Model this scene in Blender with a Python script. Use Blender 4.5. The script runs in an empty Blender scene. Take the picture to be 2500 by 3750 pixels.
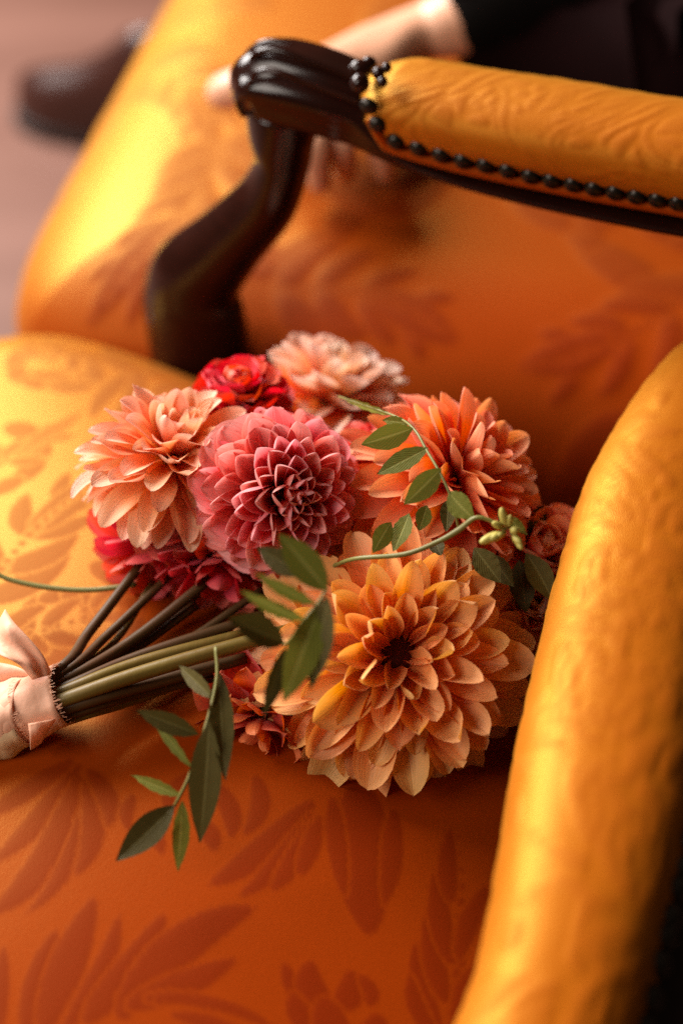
import bpy, math, random
import numpy as np
from mathutils import Vector, Matrix

random.seed(7)
RNG = np.random.default_rng(11)
sc = bpy.context.scene
R = math.radians

# ------------------------------------------------------------------ camera
SEAT = 0.45                     # seat height above the floor (m)
CAMH = 0.58                     # camera above the seat
PITCH = R(45)
K = 36.0 / 50.0 / 3750.0        # tangent per photo pixel (50 mm lens, 36 mm tall frame)
cam_d = bpy.data.cameras.new('camera')
cam_d.sensor_fit = 'VERTICAL'; cam_d.sensor_height = 36; cam_d.sensor_width = 24; cam_d.lens = 50
cam_d.clip_start = 0.02; cam_d.clip_end = 60
cam_d.dof.use_dof = True; cam_d.dof.focus_distance = 0.645; cam_d.dof.aperture_fstop = 2.7
cam = bpy.data.objects.new('camera', cam_d)
sc.collection.objects.link(cam)
cam.location = (0, 0, SEAT + CAMH); cam.rotation_euler = (math.pi / 2 - PITCH, 0, 0)
sc.camera = cam
CAM = Vector(cam.location)
CR = Vector((1, 0, 0)); CU = Vector((0, math.sin(PITCH), math.cos(PITCH))); CF = Vector((0, math.cos(PITCH), -math.sin(PITCH)))

# ------------------------------------------------------------------ world + lamps (an indoor, window-lit room)
w = bpy.data.worlds.new('World'); sc.world = w; w.use_nodes = True
w.node_tree.nodes['Background'].inputs[0].default_value = (1.0, 0.64, 0.42, 1)
w.node_tree.nodes['Background'].inputs[1].default_value = 0.042

def area(name, loc, target, sx, sy, power, col):
    d = bpy.data.lights.new(name, 'AREA'); d.shape = 'RECTANGLE'; d.size = sx; d.size_y = sy
    d.energy = power; d.color = col
    o = bpy.data.objects.new(name, d); sc.collection.objects.link(o)
    o.location = loc
    o.rotation_euler = (Vector(target) - Vector(loc)).to_track_quat('-Z', 'Y').to_euler()
    return o
area('fill_light', (-1.68, 2.1, 2.0), (0, 0.6, 0.5), 2.3, 1.2, 255, (1.0, 0.95, 0.91))

area('fill_light', (-1.75, -0.35, 1.95), (0, 0.5, 0.5), 1.0, 1.3, 40, (1.0, 0.90, 0.80))  # added fill lamp from the front left to brighten the blooms, no window there

sc.view_settings.view_transform = 'Standard'; sc.view_settings.look = 'None'
sc.view_settings.exposure = 0.2; sc.view_settings.gamma = 1.0
sc.render.engine = 'CYCLES'
sc.cycles.use_denoising = False
sc.cycles.max_bounces = 10; sc.cycles.diffuse_bounces = 6; sc.cycles.transmission_bounces = 6; sc.cycles.transparent_max_bounces = 8
sc.cycles.sample_clamp_indirect = 6.0

# ------------------------------------------------------------------ photo pixel -> point in the place
def ray(u, v):
    return CR * ((u - 1250) * K) + CU * ((1875 - v) * K) + CF
def P(u, v, depth):                      # at a depth along the lens axis
    return CAM + ray(u, v) * depth
def Pz(u, v, z):                         # where the ray meets a height above the seat
    d = ray(u, v); return CAM + d * ((SEAT + z - CAM.z) / d.z)
def Pp(u, v, q, n):                      # where the ray meets a plane
    d = ray(u, v); return CAM + d * ((Vector(q) - CAM).dot(n) / d.dot(n))
def camdir(x, y, z):                     # right, up, toward the camera
    return (CR * x + CU * y - CF * z).normalized()

# armchair axes: a = to the front of the chair, b = to its far side
O = Vector((0.0745, 0.3535, SEAT)); FA = Vector((-0.9693, 0.246, 0)); FB = Vector((0.246, 0.9693, 0)); UZ = Vector((0, 0, 1))
def CH(a, b, z): return O + FA * a + FB * b + UZ * z
def to_ab(p):
    d = p - O; return d.dot(FA), d.dot(FB)

# ------------------------------------------------------------------ material helpers
def new_mat(name):
    m = bpy.data.materials.new(name); m.use_nodes = True
    nt = m.node_tree; nt.nodes.clear()
    out = nt.nodes.new('ShaderNodeOutputMaterial')
    return m, nt, out
def N(nt, kind, **kw):
    n = nt.nodes.new(kind)
    for k, v in kw.items(): setattr(n, k, v)
    return n
def setin(n, **kw):
    for k, v in kw.items(): n.inputs[k.replace('_', ' ')].default_value = v
def mixrgb(nt, a, b, fac, mode='MIX'):
    n = nt.nodes.new('ShaderNodeMix'); n.data_type = 'RGBA'; n.blend_type = mode
    for idx, val in ((6, a), (7, b)):
        if hasattr(val, 'is_linked') or hasattr(val, 'links'): nt.links.new(val, n.inputs[idx])
        else: n.inputs[idx].default_value = (*val, 1)
    if hasattr(fac, 'links'): nt.links.new(fac, n.inputs[0])
    else: n.inputs[0].default_value = fac
    return n.outputs[2]
def math_n(nt, op, a, b=None):
    n = nt.nodes.new('ShaderNodeMath'); n.operation = op
    for i, val in enumerate((a, b)):
        if val is None: continue
        if hasattr(val, 'links'): nt.links.new(val, n.inputs[i])
        else: n.inputs[i].default_value = val
    return n.outputs[0]
def noise(nt, scale, detail=3, coord=None, rough=0.5):
    n = nt.nodes.new('ShaderNodeTexNoise'); n.inputs['Scale'].default_value = scale; n.inputs['Detail'].default_value = detail
    n.inputs['Roughness'].default_value = rough
    if coord is not None: nt.links.new(coord, n.inputs['Vector'])
    return n
def mapping(nt, coord, scale):
    n = nt.nodes.new('ShaderNodeMapping'); n.inputs['Scale'].default_value = scale; nt.links.new(coord, n.inputs[0]); return n.outputs[0]
def bump(nt, height, strength, dist):
    n = nt.nodes.new('ShaderNodeBump'); n.inputs['Strength'].default_value = strength; n.inputs['Distance'].default_value = dist
    nt.links.new(height, n.inputs['Height']); return n.outputs[0]

def fabric_mat(name, ground, figure, gr=0.44, fr=0.56, g0=0.006, g1=0.47):
    m, nt, out = new_mat(name)
    p = N(nt, 'ShaderNodeBsdfPrincipled')
    at = N(nt, 'ShaderNodeAttribute', attribute_name='damask')
    tc = N(nt, 'ShaderNodeTexCoord')
    n1 = noise(nt, 9, 4, tc.outputs['Object'])
    c = mixrgb(nt, ground, figure, at.outputs['Fac'])
    f = math_n(nt, 'MULTIPLY', n1.outputs['Fac'], 0.35)
    c = mixrgb(nt, c, tuple(x * 0.72 for x in ground), f)
    th = noise(nt, 1.0, 2, mapping(nt, tc.outputs['Object'], (420, 1100, 1100)))
    c = mixrgb(nt, c, tuple(x * 0.55 for x in ground), math_n(nt, 'MULTIPLY', th.outputs['Fac'], 0.4))
    nt.links.new(c, p.inputs['Base Color'])
    r = N(nt, 'ShaderNodeMapRange'); r.inputs[3].default_value = gr; r.inputs[4].default_value = fr
    nt.links.new(at.outputs['Fac'], r.inputs[0]); nt.links.new(r.outputs[0], p.inputs['Roughness'])
    p.inputs['Specular IOR Level'].default_value = 0.08
    p.inputs['Specular Tint'].default_value = (1.0, 0.70, 0.22, 1)
    p.inputs['Sheen Weight'].default_value = 0.0; p.inputs['Sheen Roughness'].default_value = 0.4
    p.inputs['Sheen Tint'].default_value = (1.0, 0.66, 0.16, 1)
    # fine thread weave
    wv = noise(nt, 1.0, 2, mapping(nt, tc.outputs['Object'], (900, 2600, 2600)))
    wv2 = noise(nt, 1.0, 1, mapping(nt, tc.outputs['Object'], (2600, 700, 700)))
    h = math_n(nt, 'ADD', wv.outputs['Fac'], wv2.outputs['Fac'])
    nb = bump(nt, h, 0.16, 0.0006); nt.links.new(nb, p.inputs['Normal'])
    gl = N(nt, 'ShaderNodeBsdfGlossy'); gl.inputs['Color'].default_value = (0.92, 0.62, 0.09, 1); nt.links.new(r.outputs[0], gl.inputs['Roughness']); nt.links.new(nb, gl.inputs['Normal'])
    lw = N(nt, 'ShaderNodeLayerWeight'); lw.inputs['Blend'].default_value = 0.5
    fc = N(nt, 'ShaderNodeMapRange'); fc.inputs[3].default_value = g0; fc.inputs[4].default_value = g1; nt.links.new(math_n(nt, 'POWER', lw.outputs['Facing'], 1.9), fc.inputs[0])
    fac = math_n(nt, 'MULTIPLY', fc.outputs[0], math_n(nt, 'SUBTRACT', 1.0, math_n(nt, 'MULTIPLY', at.outputs['Fac'], 0.42)))
    mx = N(nt, 'ShaderNodeMixShader'); nt.links.new(fac, mx.inputs[0]); nt.links.new(p.outputs[0], mx.inputs[1]); nt.links.new(gl.outputs[0], mx.inputs[2])
    nt.links.new(mx.outputs[0], out.inputs[0])
    return m

def petal_mat(name, base, mid, tip, trans=0.38, hue=0.012, back=None):
    m, nt, out = new_mat(name)
    uv = N(nt, 'ShaderNodeUVMap'); sep = N(nt, 'ShaderNodeSeparateXYZ'); nt.links.new(uv.outputs[0], sep.inputs[0])
    oi = N(nt, 'ShaderNodeObjectInfo')
    ramp = N(nt, 'ShaderNodeValToRGB'); e = ramp.color_ramp.elements
    e[0].position = 0.12; e[0].color = (*base, 1); e[1].position = 1.0; e[1].color = (*tip, 1)
    k = e.new(0.55); k.color = (*mid, 1)
    tc = N(nt, 'ShaderNodeTexCoord')
    cmb = N(nt, 'ShaderNodeCombineXYZ'); nt.links.new(sep.outputs[0], cmb.inputs[0]); nt.links.new(sep.outputs[1], cmb.inputs[1]); nt.links.new(oi.outputs['Random'], cmb.inputs[2])
    vein = noise(nt, 1.0, 3, mapping(nt, cmb.outputs[0], (26, 1.6, 40)))
    blot = noise(nt, 1.0, 2, mapping(nt, cmb.outputs[0], (2.5, 2.5, 60)))
    t = math_n(nt, 'ADD', sep.outputs[1], math_n(nt, 'MULTIPLY', math_n(nt, 'SUBTRACT', blot.outputs['Fac'], 0.5), 0.55))
    t = math_n(nt, 'ADD', t, math_n(nt, 'MULTIPLY', math_n(nt, 'SUBTRACT', vein.outputs['Fac'], 0.5), 0.35))
    nt.links.new(t, ramp.inputs[0])
    hs = N(nt, 'ShaderNodeHueSaturation'); nt.links.new(ramp.outputs[0], hs.inputs['Color'])
    mr = N(nt, 'ShaderNodeMapRange'); mr.inputs[3].default_value = 0.5 - hue; mr.inputs[4].default_value = 0.5 + hue
    nt.links.new(oi.outputs['Random'], mr.inputs[0]); nt.links.new(mr.outputs[0], hs.inputs['Hue'])
    mv = N(nt, 'ShaderNodeMapRange'); mv.inputs[3].default_value = 0.82; mv.inputs[4].default_value = 1.1
    r2 = math_n(nt, 'FRACT', math_n(nt, 'MULTIPLY', oi.outputs['Random'], 17.3)); nt.links.new(r2, mv.inputs[0]); nt.links.new(mv.outputs[0], hs.inputs['Value'])
    p = N(nt, 'ShaderNodeBsdfPrincipled'); nt.links.new(hs.outputs[0], p.inputs['Base Color'])
    p.inputs['Roughness'].default_value = 0.48; p.inputs['Specular IOR Level'].default_value = 0.35
    p.inputs['Sheen Weight'].default_value = 0.12; p.inputs['Sheen Tint'].default_value = (1, 0.8, 0.85, 1)
    nrm = bump(nt, vein.outputs['Fac'], 0.5, 0.0009); nt.links.new(nrm, p.inputs['Normal'])
    tr = N(nt, 'ShaderNodeBsdfTranslucent'); nt.links.new(nrm, tr.inputs['Normal'])
    sat = N(nt, 'ShaderNodeHueSaturation'); sat.inputs['Saturation'].default_value = 1.12; nt.links.new(hs.outputs[0], sat.inputs['Color']); nt.links.new(sat.outputs[0], tr.inputs['Color'])
    mx = N(nt, 'ShaderNodeMixShader'); mx.inputs[0].default_value = trans
    nt.links.new(p.outputs[0], mx.inputs[1]); nt.links.new(tr.outputs[0], mx.inputs[2]); nt.links.new(mx.outputs[0], out.inputs[0])
    return m

def plain_mat(name, col, rough=0.5, spec=0.5, col2=None, nscale=20, coat=0.0, metal=0.0, bumpd=0.0, bscale=60, stretch=(1, 1, 1), trans=0.0):
    m, nt, out = new_mat(name)
    p = N(nt, 'ShaderNodeBsdfPrincipled'); tc = N(nt, 'ShaderNodeTexCoord')
    co = mapping(nt, tc.outputs['Object'], stretch)
    if col2 is not None:
        c = mixrgb(nt, col, col2, noise(nt, nscale, 4, co).outputs['Fac']); nt.links.new(c, p.inputs['Base Color'])
    else: p.inputs['Base Color'].default_value = (*col, 1)
    p.inputs['Roughness'].default_value = rough; p.inputs['Specular IOR Level'].default_value = spec
    p.inputs['Coat Weight'].default_value = coat; p.inputs['Coat Roughness'].default_value = 0.12; p.inputs['Metallic'].default_value = metal
    if bumpd: nt.links.new(bump(nt, noise(nt, bscale, 4, co).outputs['Fac'], 0.5, bumpd), p.inputs['Normal'])
    sh = p.outputs[0]
    if trans:
        tr = N(nt, 'ShaderNodeBsdfTranslucent')
        if col2 is not None: nt.links.new(c, tr.inputs[0])
        else: tr.inputs[0].default_value = (*col, 1)
        mx = N(nt, 'ShaderNodeMixShader'); mx.inputs[0].default_value = trans
        nt.links.new(sh, mx.inputs[1]); nt.links.new(tr.outputs[0], mx.inputs[2]); sh = mx.outputs[0]
    nt.links.new(sh, out.inputs[0])
    return m

M = {}
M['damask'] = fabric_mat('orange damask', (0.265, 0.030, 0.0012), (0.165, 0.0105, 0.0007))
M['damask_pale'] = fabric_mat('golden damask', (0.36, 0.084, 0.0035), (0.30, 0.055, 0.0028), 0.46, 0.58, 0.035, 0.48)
M['wood'] = plain_mat('dark mahogany', (0.007, 0.002, 0.0013), 0.16, 0.3, (0.022, 0.0052, 0.003), 12, 0.0, stretch=(3, 3, 12))
M['nail'] = plain_mat('dark bronze nail', (0.010, 0.008, 0.006), 0.3, 0.4, (0.025, 0.018, 0.012), 300, metal=0.6)
M['floor'] = plain_mat('brown parquet', (0.085, 0.034, 0.022), 0.5, 0.2, (0.19, 0.092, 0.068), 2.2, stretch=(1, 4, 1))
M['shoe'] = plain_mat('brown leather', (0.022, 0.0055, 0.0035), 0.32, 0.35, (0.034, 0.009, 0.005), 8, 0.05)
M['sole'] = plain_mat('black sole', (0.012, 0.009, 0.008), 0.5)
M['skin'] = plain_mat('skin', (0.62, 0.33, 0.20), 0.42, 0.4, (0.56, 0.27, 0.16), 30)
M['jacket'] = plain_mat('black wool', (0.0022, 0.0017, 0.0014), 0.95, 0.03, (0.0035, 0.0024, 0.002), 40)
M['trousers'] = plain_mat('dark wine wool', (0.0035, 0.001, 0.001), 0.95, 0.03, (0.006, 0.0014, 0.0014), 40)
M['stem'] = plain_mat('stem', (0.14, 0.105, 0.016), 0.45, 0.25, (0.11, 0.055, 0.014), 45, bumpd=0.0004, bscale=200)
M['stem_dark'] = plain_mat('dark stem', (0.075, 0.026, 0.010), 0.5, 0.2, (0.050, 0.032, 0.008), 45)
M['twig'] = plain_mat('green twig', (0.16, 0.16, 0.03), 0.5, 0.4, (0.13, 0.10, 0.03), 60)
M['bud'] = plain_mat('flower bud', (0.55, 0.44, 0.11), 0.45, 0.4, (0.35, 0.32, 0.06), 120, trans=0.2)
def leaf_mat(name, c1, c2, rib, trans):
    m, nt, out = new_mat(name)
    uv = N(nt, 'ShaderNodeUVMap'); sep = N(nt, 'ShaderNodeSeparateXYZ'); nt.links.new(uv.outputs[0], sep.inputs[0])
    oi = N(nt, 'ShaderNodeObjectInfo'); tc = N(nt, 'ShaderNodeTexCoord')
    dx = math_n(nt, 'ABSOLUTE', math_n(nt, 'SUBTRACT', sep.outputs[0], 0.5))
    r1 = N(nt, 'ShaderNodeMapRange'); r1.inputs[1].default_value = 0.02; r1.inputs[2].default_value = 0.07; r1.inputs[3].default_value = 0.7; r1.inputs[4].default_value = 0.0; nt.links.new(dx, r1.inputs[0])
    wv = N(nt, 'ShaderNodeTexWave'); wv.inputs['Scale'].default_value = 3.2; wv.inputs['Distortion'].default_value = 1.5
    cx = N(nt, 'ShaderNodeCombineXYZ'); nt.links.new(math_n(nt, 'ADD', sep.outputs[1], math_n(nt, 'MULTIPLY', dx, -0.9)), cx.inputs[0]); nt.links.new(cx.outputs[0], wv.inputs[0])
    c = mixrgb(nt, c1, c2, noise(nt, 40, 4, tc.outputs['Object']).outputs['Fac'])
    c = mixrgb(nt, c, rib, math_n(nt, 'MULTIPLY', wv.outputs['Fac'], 0.12)); c = mixrgb(nt, c, rib, r1.outputs[0])
    hs = N(nt, 'ShaderNodeHueSaturation'); nt.links.new(c, hs.inputs['Color'])
    mv = N(nt, 'ShaderNodeMapRange'); mv.inputs[3].default_value = 0.7; mv.inputs[4].default_value = 1.2; nt.links.new(oi.outputs['Random'], mv.inputs[0]); nt.links.new(mv.outputs[0], hs.inputs['Value'])
    p = N(nt, 'ShaderNodeBsdfPrincipled'); nt.links.new(hs.outputs[0], p.inputs['Base Color']); p.inputs['Roughness'].default_value = 0.55; p.inputs['Specular IOR Level'].default_value = 0.15
    nb = bump(nt, math_n(nt, 'ADD', math_n(nt, 'MULTIPLY', wv.outputs['Fac'], 0.4), math_n(nt, 'SUBTRACT', 1.0, r1.outputs[0])), 0.5, 0.0004); nt.links.new(nb, p.inputs['Normal'])
    tr = N(nt, 'ShaderNodeBsdfTranslucent'); nt.links.new(hs.outputs[0], tr.inputs[0])
    mx = N(nt, 'ShaderNodeMixShader'); mx.inputs[0].default_value = trans; nt.links.new(p.outputs[0], mx.inputs[1]); nt.links.new(tr.outputs[0], mx.inputs[2]); nt.links.new(mx.outputs[0], out.inputs[0])
    return m
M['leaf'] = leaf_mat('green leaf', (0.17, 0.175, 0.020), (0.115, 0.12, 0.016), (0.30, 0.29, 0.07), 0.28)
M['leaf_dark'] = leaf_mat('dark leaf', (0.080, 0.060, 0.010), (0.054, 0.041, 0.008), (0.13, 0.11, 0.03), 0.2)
M['ribbon'] = plain_mat('peach silk ribbon', (0.80, 0.43, 0.27), 0.5, 0.35, (0.86, 0.52, 0.36), 18, bumpd=0.0006, bscale=260, stretch=(1, 1, 1), trans=0.3)
M['ribbon_pale'] = plain_mat('ivory satin ribbon', (0.72, 0.53, 0.33), 0.3, 0.5, (0.66, 0.44, 0.25), 25, bumpd=0.0012, bscale=90, trans=0.15)
M['core'] = plain_mat('flower core', (0.10, 0.012, 0.008), 0.7, 0.2, (0.05, 0.008, 0.006), 200)

M['p_orange'] = petal_mat('orange petal', (0.78, 0.19, 0.035), (0.90, 0.36, 0.095), (0.92, 0.47, 0.17), 0.38)
M['p_pink'] = petal_mat('pink petal', (0.60, 0.022, 0.045), (0.90, 0.155, 0.145), (0.94, 0.43, 0.41), 0.38)
M['p_peach'] = petal_mat('peach petal', (0.90, 0.34, 0.075), (0.93, 0.39, 0.175), (0.94, 0.56, 0.40), 0.38)
M['p_coral'] = petal_mat('coral petal', (0.80, 0.14, 0.035), (0.91, 0.25, 0.09), (0.93, 0.39, 0.21), 0.38)
M['p_blush'] = petal_mat('blush petal', (0.84, 0.25, 0.07), (0.88, 0.40, 0.17), (0.90, 0.66, 0.53))
M['p_red'] = petal_mat('red petal', (0.50, 0.015, 0.012), (0.70, 0.035, 0.03), (0.78, 0.085, 0.06))
M['p_deep'] = petal_mat('deep red petal', (0.48, 0.015, 0.018), (0.72, 0.05, 0.05), (0.82, 0.17, 0.13))
M['p_rust'] = petal_mat('rust petal', (0.50, 0.03, 0.012), (0.68, 0.085, 0.03), (0.80, 0.19, 0.07))

# ------------------------------------------------------------------ object helpers
COL = sc.collection
def link(name, me, mat=None, parent=None):
    o = bpy.data.objects.new(name, me); COL.objects.link(o)
    if mat is not None and me is not None and len(me.materials) == 0: me.materials.append(mat)
    if parent is not None: o.parent = parent
    return o
def empty(name, loc, label=None, cat=None, parent=None):
    o = bpy.data.objects.new(name, None); COL.objects.link(o); o.location = loc; o.empty_display_size = 0.02
    if label: o['label'] = label
    if cat: o['category'] = cat
    if parent is not None: o.parent = parent
    return o
def world_child(o, parent):              # keep coordinates written in world space under a moved parent
    o.parent = parent; root = Vector(parent.location)
    o.matrix_parent_inverse = Matrix.Translation(-root)
    return o
def mesh_from(name, V, F, smooth=True, uv=None, attr=None):
    me = bpy.data.meshes.new(name); me.from_pydata([tuple(v) for v in V], [], F); me.update()
    if smooth: me.polygons.foreach_set('use_smooth', [True] * len(me.polygons))
    if uv is not None:
        l = me.uv_layers.new(name='UVMap'); vi = np.empty(len(me.loops), np.int32); me.loops.foreach_get('vertex_index', vi)
        l.data.foreach_set('uv', np.asarray(uv, np.float32)[vi].ravel())
    if attr is not None:
        a = me.attributes.new('damask', 'FLOAT', 'POINT'); a.data.foreach_set('value', np.asarray(attr, np.float32).ravel())
    return me
def grid_faces(nu, nv, wrap=False):      # nu rows, nv columns
    F = []
    for i in range(nu - 1):
        for j in range(nv if wrap else nv - 1):
            k = (j + 1) % nv
            F.append((i * nv + j, i * nv + k, (i + 1) * nv + k, (i + 1) * nv + j))
    return F
def catmull(pts, n):
    pts = [np.asarray(p, float) for p in pts]; out = []
    ext = [2 * pts[0] - pts[1]] + pts + [2 * pts[-1] - pts[-2]]
    for i in range(len(pts) - 1):
        p0, p1, p2, p3 = ext[i:i + 4]
        for k in range(n):
            t = k / n
            out.append(0.5 * (2 * p1 + (p2 - p0) * t + (2 * p0 - 5 * p1 + 4 * p2 - p3) * t * t + (3 * p1 - p0 - 3 * p2 + p3) * t ** 3))
    out.append(pts[-1]); return out
def tube(name, pts, rad, mat, parent=None, seg=8, n=5, side=None, ratio=None, prof=None, caps=True):
    """swept tube; pts world, rad list; side = fixed out-of-plane direction with its own radius list (ratio)"""
    data = [np.concatenate([np.asarray(p, float), [r], [q]]) for p, r, q in zip(pts, rad, ratio or rad)]
    cs = catmull(data, n); V = []; prev = None
    for i, c in enumerate(cs):
        p = Vector(c[:3]); t = Vector(cs[min(i + 1, len(cs) - 1)][:3]) - Vector(cs[max(i - 1, 0)][:3]); t.normalize()
        if side is not None: b = (Vector(side) - t * t.dot(Vector(side))).normalized(); a = b.cross(t)
        else:
            if prev is None: prev = t.orthogonal().normalized()
            a = (prev - t * t.dot(prev)).normalized(); prev = a; b = t.cross(a)
        for k in range(seg):
            th = 2 * math.pi * k / seg; f = prof(th) if prof else 1.0
            V.append(p + (a * math.cos(th) * c[3] + b * math.sin(th) * c[4]) * f)
    F = grid_faces(len(cs), seg, True)
    if caps:
        m = len(cs)
        F.append(tuple(range(seg))[::-1]); F.append(tuple(range((m - 1) * seg, m * seg)))
    o = link(name, mesh_from(name, V, F), mat)
    if parent is not None: world_child(o, parent)
    return o
def ball_mesh(name, seg=10, rings=6):
    V = [(0, 0, -1)]; F = []
    for i in range(1, rings):
        ph = -math.pi / 2 + math.pi * i / rings
        for k in range(seg): th = 2 * math.pi * k / seg; V.append((math.cos(ph) * math.cos(th), math.cos(ph) * math.sin(th), math.sin(ph)))
    V.append((0, 0, 1))
    for k in range(seg): F.append((0, 1 + (k + 1) % seg, 1 + k))
    for i in range(rings - 2):
        for k in range(seg):
            a = 1 + i * seg; b = a + seg; k2 = (k + 1) % seg; F.append((a + k, a + k2, b + k2, b + k))
    a = 1 + (rings - 2) * seg
    for k in range(seg): F.append((a + k, a + (k + 1) % seg, len(V) - 1))
    return mesh_from(name, V, F)

# ------------------------------------------------------------------ damask weave: rasterised acanthus fields
def bez(p0, p1, p2, n):
    t = np.linspace(0, 1, n)[:, None]; p0, p1, p2 = (np.asarray(x, float) for x in (p0, p1, p2))
    return (1 - t) ** 2 * p0 + 2 * t * (1 - t) * p1 + t * t * p2
class Weave:
    def __init__(s, x0, x1, y0, y1, res):
        s.x0, s.y0, s.res = x0, y0, res; s.nx = int((x1 - x0) / res); s.ny = int((y1 - y0) / res)
        s.f = np.full((s.ny, s.nx), -1.0)
    def lobe(s, p0, p1, p2, wd, n=16, pw=(0.55, 0.5)):
        C = bez(p0, p1, p2, n); t = np.linspace(0, 1, n)
        r = wd * (np.sin(np.pi * np.clip(0.08 + 0.92 * t ** 0.9, 0, 1)) ** 0.7) * 0.5 + 0.0008
        lo = C.min(0) - wd; hi = C.max(0) + wd
        i0, j0 = max(0, int((lo[0] - s.x0) / s.res)), max(0, int((lo[1] - s.y0) / s.res))
        i1, j1 = min(s.nx, int((hi[0] - s.x0) / s.res) + 2), min(s.ny, int((hi[1] - s.y0) / s.res) + 2)
        if i1 <= i0 or j1 <= j0: return
        X, Y = np.meshgrid(s.x0 + np.arange(i0, i1) * s.res, s.y0 + np.arange(j0, j1) * s.res)
        val = np.full(X.shape, -1.0)
        for (cx, cy), rr in zip(C, r): val = np.maximum(val, rr - np.hypot(X - cx, Y - cy))
        sub = s.f[j0:j1, i0:i1]; gap = 0.0016
        # a thin lighter channel stays between neighbouring lobes
        cut = np.where((sub > 0) & (val > -gap) & (val <= 0), -0.0003, sub)
        s.f[j0:j1, i0:i1] = np.where(val > 0, np.maximum(val, sub), cut)
    def acanthus(s, base, tip, wd, nl=5, bend=0.25):
        base = np.asarray(base, float); tip = np.asarray(tip, float); d = tip - base; L = np.hypot(*d); nrm = np.array([-d[1], d[0]]) / L
        mid = (base + tip) / 2 + nrm * bend * L; C = bez(base, mid, tip, 20)
        for i in range(nl):
            q = i / nl; k = int(q * 19); p = C[k]; tg = C[min(k + 1, 19)] - C[max(k - 1, 0)]; tg = tg / np.hypot(*tg); nn = np.array([-tg[1], tg[0]])
            ln = wd * (1.05 - 0.6 * q)
            for sg in (1, -1):
                s.lobe(p, p + tg * ln * 0.25 + nn * sg * ln * 0.6, p + tg * ln * 0.95 + nn * sg * ln * 0.75, ln * 0.42)
        s.lobe(C[10], C[15], tip + (tip - C[15]) * 0.2, wd * 0.5)
        s.lobe(base, mid, tip, wd * 0.09)
    def scroll(s, c, r, turns, a0, wd, sg=1):
        n = 6; prev = None
        for i in range(n * 2 + 1):
            q = i / (n * 2); a = a0 + sg * q * turns * 2 * math.pi; rr = r * (1 - 0.75 * q); p = np.array(c) + rr * np.array([math.cos(a), math.sin(a)])
            if prev is not None: s.lobe(prev, (prev + p) / 2 + (p - np.array(c)) * 0.06, p + (p - prev) * 0.3, wd * (1.1 - 0.5 * q))
            prev = p
    def fill(s, step, seed, mask=None):
        rg = random.Random(seed); row = 0; y = s.y0
        while y < s.y0 + s.ny * s.res + step:
            x = s.x0 + (step / 2 if row % 2 else 0)
            while x < s.x0 + s.nx * s.res + step:
                if mask is None or mask(x, y):
                    fl = 1 if row % 2 else -1
                    s.acanthus((x, y - step * .1), (x + fl * step * .12, y + step * .42), step * .2, 4, .15 * fl)
                    for sg in (1, -1):
                        s.scroll((x + sg * step * .24, y - step * .12), step * .19, 1.25, math.pi / 2, step * .07, -sg)
                        s.acanthus((x + sg * step * .1, y - step * .22), (x + sg * step * .42, y + step * .16), step * .11, 4, -.3 * sg)
                        s.lobe((x, y - .1 * step), (x + sg * .07 * step, y - .25 * step), (x + sg * .03 * step, y - .4 * step), .06 * step)
                x += step
            y += step * 0.55; row += 1
    def done(s):
        g = 1 / (1 + np.exp(-s.f / 0.00045)); s.g = g
        h = np.clip(s.f / 0.0035, 0, 1) ** 0.5
        for _ in range(2):
            h = (h + np.roll(h, 1, 0) + np.roll(h, -1, 0) + np.roll(h, 1, 1) + np.roll(h, -1, 1)) / 5
        s.h = h; return s
    def sample(s, x, y, which='g', wrap=False):
        a = getattr(s, which); fx = (np.asarray(x) - s.x0) / s.res; fy = (np.asarray(y) - s.y0) / s.res
        if wrap: fx = np.mod(fx, s.nx - 1.001); fy = np.mod(fy, s.ny - 1.001)
        fx = np.clip(fx, 0, s.nx - 1.001); fy = np.clip(fy, 0, s.ny - 1.001); i = fx.astype(int); j = fy.astype(int); u = fx - i; v = fy - j
        return a[j, i] * (1 - u) * (1 - v) + a[j, i + 1] * u * (1 - v) + a[j + 1, i] * (1 - u) * v + a[j + 1, i + 1] * u * v

def normals_grid(Pt):                    # Pt (nu,nv,3)
    du = np.gradient(Pt, axis=0); dv = np.gradient(Pt, axis=1); n = np.cross(du, dv)
    return n / np.maximum(np.linalg.norm(n, axis=2, keepdims=True), 1e-9)

# ================================================================== the setting
fl = mesh_from('floor', [(-6, -4, 0), (8, -4, 0), (8, 9, 0), (-6, 9, 0)], [(0, 1, 2, 3)], False)
flo = link('floor', fl, M['floor']); flo['kind'] = 'structure'

# ================================================================== near armchair
chair = empty('armchair', (O + FA * 0.2) * 1.0 - UZ * SEAT, 'golden orange damask armchair with padded nail-studded arm, the bouquet on its seat', 'armchair')

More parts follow.
